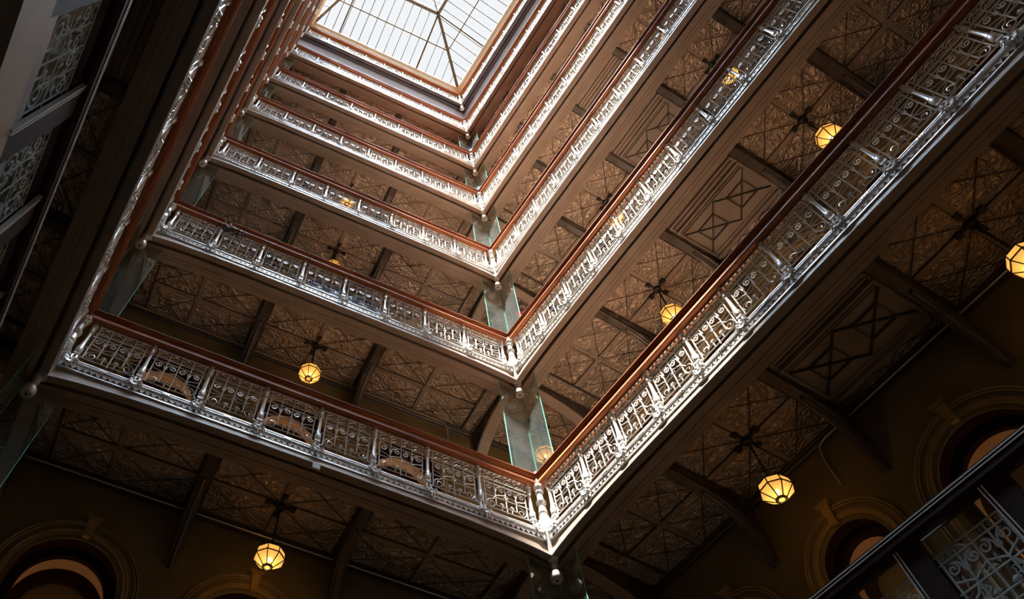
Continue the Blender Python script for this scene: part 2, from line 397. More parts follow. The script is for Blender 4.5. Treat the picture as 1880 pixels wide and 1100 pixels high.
def circ(cy, cz, r, n=8): return [(cy + r * math.cos(2 * math.pi * k / n), cz + r * math.sin(2 * math.pi * k / n)) for k in range(n)]
def run_meshes(run):
    R = {}
    g = MB()
    a, b = (lambda y: .10), (lambda y: run.L - .10)
    if run.side == 'right': b = run.x1
    if run.side == 'left': a = run.x0
    g.sweep([(-.148, -.012), (-.148, -.03), (-.112, -.105), (-.092, -.115), (-.122, -.255), (-.10, -.275), (.10, -.275), (.122, -.255), (.092, -.115), (.112, -.105), (.148, -.03), (.148, -.012), (.138, 0), (-.138, 0)], a, b)
    R['handrail'] = g.mesh('handrail', WOOD)
    g = MB(); x0, x1 = run.x0, run.x1
    g.sweep(circ(-.01, -1.485, .045), x0, x1)
    g.sweep(circ(-.075, -1.585, .026), x0, x1)
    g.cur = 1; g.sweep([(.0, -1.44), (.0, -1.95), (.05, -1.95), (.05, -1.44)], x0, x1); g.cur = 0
    g.sweep([(.0, -1.535), (-.055, -1.545), (-.055, -1.56), (.0, -1.575)], x0, x1)
    g.sweep([(.0, -1.625), (-.085, -1.63), (-.085, -1.65), (.0, -1.66)], x0, x1)
    g.sweep([(.0, -1.775), (-.115, -1.785), (-.12, -1.805), (.0, -1.825)], x0, x1)
    n = int(run.L / .115)
    for i in range(n):                       # hanging points below the upper moulding
        x = .12 + i * (run.L - .24) / n; wd = (run.L - .24) / n
        g.prism([(x, -1.65), (x + wd / 2, -1.735), (x + wd, -1.65)], -.085, -.06)
    for i in range(int(run.L / .06)):
        x = .1 + i * .06
        if x < run.L - .1: g.box(x, x + .028, -.104, -.07, -1.598, -1.572)
    for i in range(run.np):
        xc = run.m0 + (i + .5) * run.pitch
        for dx in (-.05, 0, .05): g.ball((xc + dx, -.085, -1.58), .03, .03, .036, 6, 4)
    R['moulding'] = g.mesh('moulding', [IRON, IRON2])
    # pierced apron, deeper towards the corners
    g = MB(); zf = zlow(run)
    g.sweep([(-.045, -1.93), (-.128, -1.934), (-.138, -1.942), (-.138, -1.962), (-.125, -1.966), (-.045, -1.966)], x0, x1, 60, zf)
    holes = []; nlip = len(g.f)
    for k in range(6):
        for xx in (.42 + .30 * k, run.L - .42 - .30 * k):
            h = -1.80 - (-1.93 + zf(xx)); r = min(.075, h * .33)
            if r > .028: holes.append((xx, -1.80 - h * .52, r))
    bm = bmesh.new()
    yp = -.052
    N = 60
    loop = []
    xs = [x0(yp) + (x1(yp) - x0(yp)) * i / N for i in range(N + 1)]
    loop += [(x, -1.80) for x in xs] + [(x, -1.935 + zf(x)) for x in reversed(xs)]
    def add_loop(pts):
        vs = [bm.verts.new((x * S, yp * S, z * S)) for x, z in pts]
        return [bm.edges.new((vs[i], vs[(i + 1) % len(vs)])) for i in range(len(vs))]
    edges = add_loop(loop)
    for hx, hz, r in holes:
        edges += add_loop([(hx + r * (.72 + .28 * math.cos(6 * a)) * math.cos(a), hz + r * (.72 + .28 * math.cos(6 * a)) * math.sin(a)) for a in [2 * math.pi * k / 36 for k in range(36)]])
    bmesh.ops.triangle_fill(bm, use_beauty=True, use_dissolve=False, edges=edges)
    me2 = bpy.data.meshes.new('tmp'); bm.to_mesh(me2); bm.free()
    base = len(g.v)
    g.v += [(v.co.x / S, v.co.y / S, v.co.z / S) for v in me2.vertices]
    for p in me2.polygons: g.face([base + i for i in p.vertices])
    bpy.data.meshes.remove(me2)
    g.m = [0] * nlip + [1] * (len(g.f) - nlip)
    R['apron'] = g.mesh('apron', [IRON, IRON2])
    # painted soffit beam behind the apron
    g = MB(); lo = -1.955
    pr = [(-.128, lo - .016), (.015, lo - .016), (.015, lo + .22), (.11, lo + .22), (.11, lo), (.285, lo), (.285, lo + .012), (.297, lo + .012), (.297, lo - .005), (.375, lo - .005), (.375, lo + .012), (.385, lo + .012), (.385, lo), (.52, lo + .02), (.52, -1.60), (-.06, -1.60)]
    g.sweep(pr, x0, x1, 40, zf)
    R['soffit'] = g.mesh('soffit', PAINT)
    R['soffit_top'] = g.mesh('soffit', DGREY)
    g = MB()
    g.sweep([(.0, -1.47), (.0, -1.60), (run.wall + .3, -1.60), (run.wall + .3, -1.47)], x0, x1)
    R['slab'] = g.mesh('slab', BOUNCE_FLOOR); R['slab_dark'] = g.mesh('slab', FLOORM)
    return R
RM = {r.side: run_meshes(r) for r in RUNS}

def balustrade(run, k):
    o = run.o
    lab = {'back': 'back side', 'right': 'right-hand side', 'left': 'left-hand side'}[run.side]
    t = thing('balustrade', 'cast-iron balustrade with mahogany handrail, %s of the %s' % (lab, gal(k)), 'railing', (o[0], o[1], ZR[k]), run.rz, 'iron balustrades around the atrium')
    put('handrail', RM[run.side]['handrail'], t); put('moulding', RM[run.side]['moulding'], t); put('apron', RM[run.side]['apron'], t)
    for i in range(run.np): put('grille', GRILLE[run.side], t, (run.m0 + (i + .5) * run.pitch, 0, 0))
    for i in range(run.np + 1):
        b = put('baluster', BALUSTER, t, (run.m0 + i * run.pitch, 0, 0)); put('rosette', ROSETTE, b)
    return t
for k in range(1, 8):
    for run in RUNS: balustrade(run, k)

# ------------------------------------------------------------------ newel posts
def newel_parts():
    g = MB()
    g.lathe([(.045, -.30), (.085, -.25), (.09, -.20), (.075, -.15), (.06, -.05), (.085, .0), (.085, .04), (.01, .14)], n=4)
    g.lathe([(.06, -.46), (.075, -.44), (.10, -.38), (.11, -.30), (.07, -.26)], n=14)
    for k in range(8):
        a = math.pi * k / 4
        g.ball((.10 * math.cos(a), .10 * math.sin(a), -.36), .026, .026, .05, 6, 4)
    cap = g.mesh('capital', IRON, True)
    g = MB()
    g.lathe([(.085, -1.20), (.105, -1.18), (.105, -1.15), (.085, -1.13), (.085, -1.08), (.10, -1.05), (.085, -1.0), (.075, -.90), (.06, -.86), (.105, -.80), (.11, -.76), (.07, -.74), (.065, -.52), (.09, -.49), (.08, -.46), (.06, -.44)], n=16)
    shaft = g.mesh('shaft', IRON, True)
    g = MB(); b = math.sqrt(2)
    prof = [(.062, -2.20), (.078, -2.16), (.092, -1.75), (.108, -1.32), (.115, -1.24), (.085, -1.20)]
    g.lathe([(r * b, z) for r, z in prof], n=4)
    ped = g.mesh('pedestal', IRON)
    g = MB()
    g.lathe([(.012, -2.57), (.03, -2.60), (.10, -2.60), (.118, -2.57), (.122, -2.48), (.11, -2.44), (.085, -2.42), (.06, -2.34), (.075, -2.28), (.06, -2.22), (.09, -2.17), (.10, -2.13), (.02, -2.10)], n=18)
    pend = g.mesh('pendant', IRON, True)
    g = MB(); g.lathe([(.024, -2.606), (.026, -2.60), (.02, -2.56)], n=10)
    hole = g.mesh('pendant_hole', BLACK)
    return cap, shaft, ped, pend, hole
NW = newel_parts()
for k in range(1, 8):
    for cname, pos in (('back right', (W, 0)), ('back left', (0, 0))):
        px = pos[0] + (-.075 if cname == 'back right' else .075)
        t = thing('newel_post', 'turned iron corner post with drop pendant, %s corner, %s' % (cname, gal(k)), 'post', (px, -.075, ZR[k]), 0, 'corner newel posts')
        put('capital', NW[0], t, rz=math.pi / 4); put('shaft', NW[1], t); put('pedestal', NW[2], t, rz=math.pi / 4 + (.05 if pos[0] else -.05)); q = put('pendant', NW[3], t, (.055 if pos[0] else -.055, .055, 0)); put('pendant_hole', NW[4], q)

# ------------------------------------------------------------------ gallery slabs, soffits and tin ceilings
BAYS = {'back': [1.63, 4.87, 8.05], 'right': [1.50, 3.98, 6.43, 8.95, 11.38], 'left': [L - 11.38, L - 8.95, L - 6.43, L - 3.98, L - 1.50]}
BEAMS = {'back': [3.30, 6.40], 'right': [2.68, 5.22, 7.64, 10.12], 'left': [L - 10.12, L - 7.64, L - 5.22, L - 2.68]}
CZ = -1.63
def ceiling_mesh(run):
    g = MB(); w = run.wall
    xa = -2.6 if run.side == 'back' else (-.52 if run.side == 'right' else 0)
    xb = W + 2.9 if run.side == 'back' else (L if run.side == 'right' else L + .52)
    g.cur = 0; g.box(xa, xb, .50, w + .2, CZ, CZ + .02)
    g.cur = 1
    mid = (.52 + w) / 2
    bounds = [0.35 if run.side != 'left' else 0] + BEAMS[run.side] + [run.L - (.35 if run.side != 'right' else 0)]
    z0 = CZ - .02
    for i, c in enumerate(BAYS[run.side]):
        a, b = bounds[i] + .12, bounds[i + 1] - .12
        if run.side == 'right' and i == 2 or run.side == 'left' and i == 2:
            # panelled centre bay with long mouldings and crossed ribs
            g.cur = 2
            g.box(a, b, .52, w - .42, CZ - .03, CZ)
            for yy, hh, ww in ((.60, .05, .03), (.72, .09, .05), (.83, .06, .035), (.95, .10, .05), (1.06, .05, .03), (w - .44, .10, .07), (w - .54, .05, .03)):
                g.box(a + .04, b - .04, yy - ww / 2, yy + ww / 2, CZ - .03 - hh, CZ - .02)
            for xx in (a + .05, b - .05): g.box(xx - .03, xx + .03, .72, w - .42, CZ - .09, CZ - .02)
            g.cur = 1
            ya, yb = 1.10, w - .58; zz = CZ - .055
            half = (b - a - .2) / 2
            for h in range(2):
                cx_, cy_ = a + .1 + half * (h + .5), (ya + yb) / 2
                dx, dy = half * .27, (yb - ya) * .24
                for A, Bq in (((-dx, -dy), (dx, -dy)), ((dx, -dy), (dx, dy)), ((dx, dy), (-dx, dy)), ((-dx, dy), (-dx, -dy)), ((-dx * 1.85, -dy * 1.85), (dx * 1.85, dy * 1.85)), ((-dx * 1.85, dy * 1.85), (dx * 1.85, -dy * 1.85))):
                    g.bar((cx_ + A[0], cy_ + A[1], zz), (cx_ + Bq[0], cy_ + Bq[1], zz), .018, .05)
            g.bar((a + .1, ya, zz), (b - .1, ya, zz), .02, .05)
            g.cur = 1
            g.box(a, b, w - .40, w - .34, CZ - .04, CZ)
            for h in range(3):
                p = a + (b - a) * h / 3; q = a + (b - a) * (h + 1) / 3
                g.tube([(p, w - .32, z0), (q, w - .02, z0)], .012, 4); g.tube([(q, w - .32, z0), (p, w - .02, z0)], .012, 4)
            continue
        g.cur = 2
        g.box(a, b, mid - .05, mid + .05, CZ - .018, CZ); g.box(c - .05, c + .05, .52, w, CZ - .021, CZ)
        g.cur = 1
        g.box(a, b, mid - .07, mid - .05, CZ - .03, CZ); g.box(c - .07, c - .05, .52, w, CZ - .032, CZ)  # dark strip along one edge stands in for the band's shadow
        for (p, q) in ((a, c - .06), (c + .06, b)):
            for (u, v) in ((.52, mid - .06), (mid + .06, w - .04)):
                g.tube([(p, u, z0), (q, v, z0)], .009, 4); g.tube([(q, u, z0), (p, v, z0)], .009, 4)
        g.cur = 2
        g.lathe([(.03, CZ - .055), (.045, CZ - .06), (.05, CZ - .04), (.085, CZ - .045), (.10, CZ - .03), (.10, CZ)], (c, mid, 0), 16)
        g.cur = 1
        g.box(a - .02, a + .03, .52, w, CZ - .05, CZ); g.box(b - .03, b + .02, .52, w, CZ - .05, CZ)
    # corner square
    if run.side == 'back':
        for cx in (W + 1.45, -1.3):
            sg = 1
            g.cur = 2; g.box(cx - 1.1, cx + 1.1, mid - .05, mid + .05, CZ - .018, CZ)
            g.cur = 1
            g.box(cx - 1.1, cx + 1.1, mid - .07, mid - .05, CZ - .03, CZ)  # painted shadow line beside the band, as in the bays
            for (p, q) in ((cx - 1.1, cx - .06), (cx + .06, cx + 1.1)):
                g.tube([(p, mid + .06, z0), (q, w - .04, z0)], .009, 4); g.tube([(q, mid + .06, z0), (p, w - .04, z0)], .009, 4)
                g.tube([(p, .5, z0), (q, mid - .06, z0)], .009, 4); g.tube([(q, .5, z0), (p, mid - .06, z0)], .009, 4)
    return g.mesh('ceiling', [TIN, RIB, PAINT]), mid
CM = {r.side: ceiling_mesh(r) for r in RUNS}

def trim_mesh(run, w):
    g = MB(); lo = CZ
    xa = (lambda y: -2.5) if run.side == 'back' else ((lambda y: -w + .3) if run.side == 'right' else (lambda y: 0))
    xb = (lambda y: W + 2.8) if run.side == 'back' else ((lambda y: L) if run.side == 'right' else (lambda y: L + w - .3))
    if run.side == 'right': xa = lambda y: -2.3
    if run.side == 'left': xb = lambda y: L + 2.3
    g.sweep([(w - .10, lo), (w - .10, lo - .05), (w - .07, lo - .06), (w - .07, lo - .11), (w - .03, lo - .13), (w - .03, lo - .18), (w + .02, lo - .20), (w + .02, lo)], xa, xb)
    return g.mesh('trim', RIB)
nt_, nf_, nc_ = 0, 0, 0
TRM = {r.side: trim_mesh(r, r.wall) for r in RUNS}
for k in range(0, 8):
    for run in RUNS:
        o = run.o
        struct(put('floor.%03d' % nf_, RM[run.side]['slab' if 0 < k < 5 else 'slab_dark'], None, (o[0], o[1], ZR[k] + (0 if run.side == 'back' else -.004)), run.rz)); nf_ += 1  # pale bounce slabs on the middle galleries only, the others kept dark
        if k == 0: continue
        struct(put('trim_%d' % nt_, RM[run.side]['soffit' if k < 7 else 'soffit_top'], None, (o[0], o[1], ZR[k]), run.rz)); nt_ += 1
        zc = ZR[k] + (0 if run.side == 'back' else -.006)
        struct(put('ceiling.%03d' % nc_, CM[run.side][0], None, (o[0], o[1], zc), run.rz)); nc_ += 1
        struct(put('trim_%d' % nt_, TRM[run.side], None, (o[0], o[1], ZR[k]), run.rz)); nt_ += 1
# lower gallery edge (plain, below the etched glass)
for run in RUNS:
    g = MB(); g.sweep([(-.05, -1.46), (-.05, -1.95), (.45, -1.95), (.45, -1.46)], run.x0, run.x1)
    struct(g.build('trim_%d' % nt_, PAINT, None, loc=(run.o[0], run.o[1], ZR[0]), rz=run.rz)); nt_ += 1

# ------------------------------------------------------------------ ceiling beams with carved wall brackets
def beam_meshes(w):
    g = MB()
    g.box(-.13, .13, .46, w, CZ - .10, CZ); g.box(-.09, .09, .46, w, CZ - .17, CZ - .10); g.box(-.17, .17, .46, w, CZ - .035, CZ)
    for s in (-1, 1):
        for i in range(int((w - .5) / .075)):
            g.ball((s * .135, .52 + i * .075, CZ - .08), .028, .028, .03, 6, 4)
    g.ball((0, .47, CZ - .16), .10, .07, .09, 10, 6)
    bm_ = g.mesh('beam', BEAM)
    g = MB()
    top = [(.95, CZ - .17), (w, CZ - .17)]
    low = [(w, CZ - 1.35), (w - .08, CZ - 1.28), (w - .16, CZ - 1.05), (w - .30, CZ - .72), (w - .50, CZ - .46), (w - .80, CZ - .30), (w - 1.15, CZ - .22)]
    poly = top + low
    # extrude across x: polygon is in (y,z)
    b = len(g.v); n = len(poly)
    for x in (-.085, .085): g.v += [(x, y, z) for y, z in poly]
    g.face([b + i for i in range(n)]); g.face([b + 2 * n - 1 - i for i in range(n)])
    for i in range(n): g.face((b + i, b + (i + 1) % n, b + n + (i + 1) % n, b + n + i))
    edge = [(0, y, z - .01) for y, z in low]
    g.tube(edge, .045, 6)
    for s in (-1, 1):
        g.tube([(s * .09, w - .12 + .0, CZ - 1.0), (s * .09, w - .26, CZ - .66), (s * .09, w - .46, CZ - .40), (s * .09, w - .80, CZ - .25)], .028, 5)
        g.tube([(s * .09, y, z) for y, z in spiral(w - .22, CZ - .38, .13, 0, 1.5, 1)], .026, 5)
        g.tube([(s * .09, y, z) for y, z in spiral(w - .10, CZ - .75, .08, 0, 1.4, 1)], .022, 5)
    for i in range(7): g.ball((0, w - .05 - .035 * i, CZ - 1.24 + .095 * i), .07, .05, .045, 7, 4)
    br = g.mesh('bracket', BEAM, True)
    return bm_, br
BMM = {r.side: beam_meshes(r.wall) for r in RUNS}
POSB = {2: ['left one', 'right one'], 4: ['nearest the back', 'second from back', 'third from back', 'farthest from back']}
for k in range(1, 7):
    for run in RUNS:
        for i, x in enumerate(BEAMS[run.side]):
            ii = i if run.side != 'left' else 3 - i
            p = run.pt(x, 0)
            t = thing('ceiling_beam', 'dark beaded beam under the %s, %s side, %s' % (gal(k), run.side, POSB[len(BEAMS[run.side])][ii]), 'beam', (p[0], p[1], ZR[k]), run.rz, 'ceiling beams of the galleries')
            put('beam', BMM[run.side][0], t); put('bracket', BMM[run.side][1], t)

# ------------------------------------------------------------------ quarter arches and glass screens at the corners
def arch_mesh(w, th):
    g = MB(); N = 14
    low = []
    for i in range(N + 1):
        d = .20 + (w - .20) * i / N
        t = min(.985, max(0, (d - .5) / (w - .35)))
        low.append((d, -1.90 - 1.25 * (1 - math.sqrt(1 - t * t))))
    top = [(d, CZ) for d, z in low]
    b = len(g.v); n = N + 1
    for x in (-th / 2, th / 2): g.v += [(x, d, z) for d, z in low] + [(x, d, z) for d, z in top]
    for i in range(N):
        g.cur = 0
        g.face((b + i, b + i + 1, b + n + i + 1, b + n + i)); g.face((b + 3 * n + i, b + 3 * n + i + 1, b + 2 * n + i + 1, b + 2 * n + i))
        g.cur = 1
        g.face((b + i + 1, b + i, b + 2 * n + i, b + 2 * n + i + 1))
        g.cur = 0
    g.cur = 1; g.box(-th / 2 - .03, th / 2 + .03, w - .10, w + .01, -4.15, low[-1][1] + .02)
    g.cur = 0
    for s in (-1, 1): g.tube([(s * (th / 2 + .01), d, z + .05) for d, z in low], .018, 5); g.tube([(s * (th / 2 + .01), d, CZ - .06) for d, z in low], .03, 5)
    return g.mesh('corner_arch', [BEAM, PAINT])  # dark sides, paler underside: fall of light put into the materials
ARM = {'b': arch_mesh(2.35, .28), 'r': arch_mesh(2.65, .28)}
def screen_parts(sx):
    # L-shaped pair of panes behind the corner post; local x towards the back run, local y towards the side run
    fr = MB(); z1 = -2.02
    fr.box(-.66, .012, -.02, .02, z1, z1 + .05); fr.box(-.02, .02, -.66, .012, z1, z1 + .05)
    h0 = z1; h1 = -5.25 - .02
    pa = MB(); pa.cur = 0; pa.box(-.655, -.012, -.008, .008, h1, h0); pa.cur = 1; pa.box(-.668, -.655, -.009, .009, h1, h0)
    pb = MB(); pb.cur = 0; pb.box(-.008, .008, -.655, -.012, h1, h0); pb.cur = 1; pb.box(-.009, .009, -.668, -.655, h1, h0); pb.box(-.010, .010, -.011, .010, h1, h0)
    return fr, pa, pb
def mirror(g):
    h = MB(); h.v = [(-x, y, z) for x, y, z in g.v]; h.f = [tuple(reversed(f)) for f in g.f]; h.m = list(g.m); return h
SCR = {}
for nm in ('r', 'l'):
    a, b, c = screen_parts(1)
    if nm == 'l': a, b, c = mirror(a), mirror(b), mirror(c)
    SCR[nm] = (a.mesh('screen_frame', BLACK), b.mesh('glass_pane', [GLASS, GEDGE]), c.mesh('glass_pane', [GLASS, GEDGE]))
for k in range(1, 8):
    if k < 7:
        for nm, pos, rzz in (('right', (W + .06, 0), 0), ('left', (-.06, 0), 0)):
            thing('corner_arch', 'curved arch from %s corner post to back wall, under the %s' % (nm, gal(k)), 'arch', (pos[0], pos[1], ZR[k]), 0, 'corner arches', ARM['b'])
        p = RIGHT.pt(-.10, 0)
        thing('corner_arch', 'curved arch from right corner post to right wall, under the %s' % gal(k), 'arch', (p[0], p[1], ZR[k]), RIGHT.rz, 'corner arches', ARM['r'])
        p = LEFT.pt(L + .10, 0)
        thing('corner_arch', 'curved arch from left corner post to left wall, under the %s' % gal(k), 'arch', (p[0], p[1], ZR[k]), LEFT.rz, 'corner arches', ARM['b'])
    if 1 <= k <= 6:
        for nm, pos in (('r', (W + .17, .17)), ('l', (-.17, .17))):
            t = thing('glass_screen', 'L-shaped clear glass guard behind %s corner post, under the %s' % ('right' if nm == 'r' else 'left', gal(k)), 'glass screen', (pos[0], pos[1], ZR[k]), .05 if nm == 'r' else .0, 'corner glass guards')
            put('screen_frame', SCR[nm][0], t); put('glass_pane', SCR[nm][1], t); put('glass_pane', SCR[nm][2], t)

# ------------------------------------------------------------------ walls with arched doorways
DOORS = {'back': [(1.75, 1.22), (4.87, 1.22), (8.00, 1.22)], 'right': [(1.55, .98), (4.02, .98), (6.50, 1.20), (8.95, .98), (11.4, .98)], 'left': []}
def arc(cx, cz, r, n=28, zb=None):
    p = [(cx + r * math.cos(math.pi * i / n), cz + r * math.sin(math.pi * i / n)) for i in range(n + 1)]
    if zb is not None: p = [(cx + r, zb)] + p + [(cx - r, zb)]
    return p
def wall_mesh(xa, xb, z0, z1, openings, m):
    if not openings:
        g = MB(); g.box(xa, xb, 0, .12, z0, z1); return g.mesh('wall', m)
    bm = bmesh.new(); edges = []
    def loop(pts):
        vs = [bm.verts.new((x * S, 0, z * S)) for x, z in pts]
        return [bm.edges.new((vs[i], vs[(i + 1) % len(vs)])) for i in range(len(vs))]
    bottom = [(xa, z0)]
    for cx, cz, r in sorted(openings): bottom += [(x, z) for x, z in reversed(arc(cx, cz, r, 28, z0))]
    bottom += [(xb, z0), (xb, z1), (xa, z1)]
    edges = loop(bottom)
    bmesh.ops.triangle_fill(bm, use_beauty=True, edges=edges)
    for f in bm.faces:
        if f.normal.y > 0: f.normal_flip()
    me = bpy.data.meshes.new('wall'); bm.to_mesh(me); bm.free(); me.materials.append(m); return me
def door_meshes(r, h):     # crown at z=0, threshold at z=-h
    o = {}
    cz = -r
    g = MB()
    g.cur = 0
    for (ra, rb, y0, y1) in ((r - .02, r - .20, -.03, .0), (r - .20, r - .34, -.02, .0)):
        g.strip(arc(0, cz, rb, 32, -h), arc(0, cz, ra, 32, -h), y0, y1)
    g.cur = 1
    for rr, yy, tr in ((r - .01, -.05, .020), (r - .062, -.05, .016), (r - .185, -.045, .020)):
        g.tube([(x, yy, z) for x, z in arc(0, cz, rr, 32, -h)], tr, 6)
    n0 = len(arc(0, cz, r, 32, -h))
    g.strip(arc(0, cz, r - .265, 32, -h), arc(0, cz, r - .20, 32, -h), -.045, -.02)
    o['surround'] = g.mesh('surround', [WALL, MOULD])
    g = MB(); g.prism([(-.06, -.30), (.06, -.30), (.09, .05), (-.09, .05)], -.11, 0); g.box(-.12, .12, -.13, 0, .05, .08); g.box(-.145, .145, -.15, 0, .08, .11)
    o['keystone'] = g.mesh('keystone', MOULD)
    g = MB(); ro = r - .33
    g.strip(arc(0, cz, ro, 32, -h), arc(0, cz, ro + .05, 32, -h), .0, .34)
    g.strip(arc(0, cz, ro - .16, 32, -h), arc(0, cz, ro + .02, 32, -h), .26, .36)
    o['frame'] = g.mesh('frame', DWOOD)
    g = MB(); rp = ro - .10
    g.strip(arc(0, cz, rp, 32, -h), arc(0, cz, rp + .03, 32, -h), .36, .80)
    o['reveal'] = g.mesh('reveal', PEACH)
    g = MB()
    rd = ro - .30
    g.strip(arc(0, cz - .06, rd, 32, -h), arc(0, cz, rp + .01, 32, -h), .70, .78)
    o['inner_frame'] = g.mesh('inner_frame', DWOOD)
    g = MB(); g.prism([(rd, -h)] + arc(0, cz - .06, rd, 32) + [(-rd, -h)], .76, .80)
    o['leaf'] = g.mesh('leaf', WALL)
    return o
DM = {}
nd = 1; nw = {'back': 0, 'right': 0, 'left': 0}
for k in range(0, 7):
    z0 = ZR[k] - 1.47; z1 = ZR[k + 1] + CZ + .02
    for run in RUNS:
        w = run.wall
        xa = -2.7 if run.side == 'back' else (-2.6 if run.side == 'right' else -.2)
        xb = W + 3.0 if run.side == 'back' else (L + .2 if run.side == 'right' else L + 2.6)
        ops = []
        crown = ZR[k + 1] - (2.68 if run.side == 'back' else 2.84)
        use = k <= 2
        for cx, r in (DOORS[run.side] if use else []): ops.append((cx, crown - r, r - .33))
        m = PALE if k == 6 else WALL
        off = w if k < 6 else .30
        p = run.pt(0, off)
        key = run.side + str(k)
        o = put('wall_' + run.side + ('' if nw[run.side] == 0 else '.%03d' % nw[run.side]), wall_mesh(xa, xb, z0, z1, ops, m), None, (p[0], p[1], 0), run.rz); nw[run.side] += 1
        struct(o)
        for cx, r in (DOORS[run.side] if use else []):
            h = crown - z0
            kk = (round(r, 2), round(h, 2))
            if kk not in DM: DM[kk] = door_meshes(r, h)
            q = run.pt(cx, w)
            d = struct(put('door_%d' % nd, None, None, (q[0], q[1], crown), run.rz)); nd += 1
            for nm, me in DM[kk].items(): put(nm, me, d)
            if k <= 1:
                l = bpy.data.lights.new('doorway_lamp', 'POINT'); l.energy = 3.2 if k == 0 else 5.0; l.color = (1.0, .60, .27); l.shadow_soft_size = .08
                lo = bpy.data.objects.new('doorway_lamp', l); col.objects.link(lo)
                c = run.pt(cx + .1, w + .55); lo.location = (c[0] * S, c[1] * S, (crown - 1.9) * S)
# outer shell
def shell():
    A = (L * UX, L * UY)
    g = MB(); g.box(-9, 22, -21, 9, -2.12, -2.10); struct(g.build('floor', FLOORM))
    # dark lobby walls below the lowest gallery
    for run in RUNS:
        g = MB(); g.box(-2.9, run.L + 2.9, run.wall, run.wall + .1, -2.1, ZR[0] - 1.47)
        struct(g.build('wall_%s_lower' % run.side, WALL, None, loc=(run.o[0], run.o[1], 0), rz=run.rz))
        g = MB(); g.box(-4.2, run.L + 4.2, run.wall + 1.0, run.wall + 1.1, -2.1, 47)
        struct(g.build('wall_%s_outer' % run.side, PEACH if False else WALL, None, loc=(run.o[0], run.o[1], 0), rz=run.rz))
        # roof over the galleries
        g = MB(); g.box(-4.2 if run.side != 'right' else -.0, run.L + (4.2 if run.side != 'left' else 0), .05, run.wall + 1.1, 45.3, 45.45)
        struct(g.build('ceiling_roof_%s' % run.side, BEIGE, None, loc=(run.o[0], run.o[1], 0), rz=run.rz))
    rz = math.pi
    g = MB(); g.box(-4.5, W + 4.5, 0, .1, -2.1, 47)
    struct(g.build('wall_front', PAINT, None, loc=(A[0], A[1] - .6, 0), rz=0))
    for k in range(0, 8):
        g = MB(); g.box(-.1, W + .1, -.7, .1, ZR[k] - 1.95, ZR[k] - .15)
        struct(g.build('trim_%d' % (100 + k), PAINT, None, loc=(A[0], A[1], 0)))
shell()

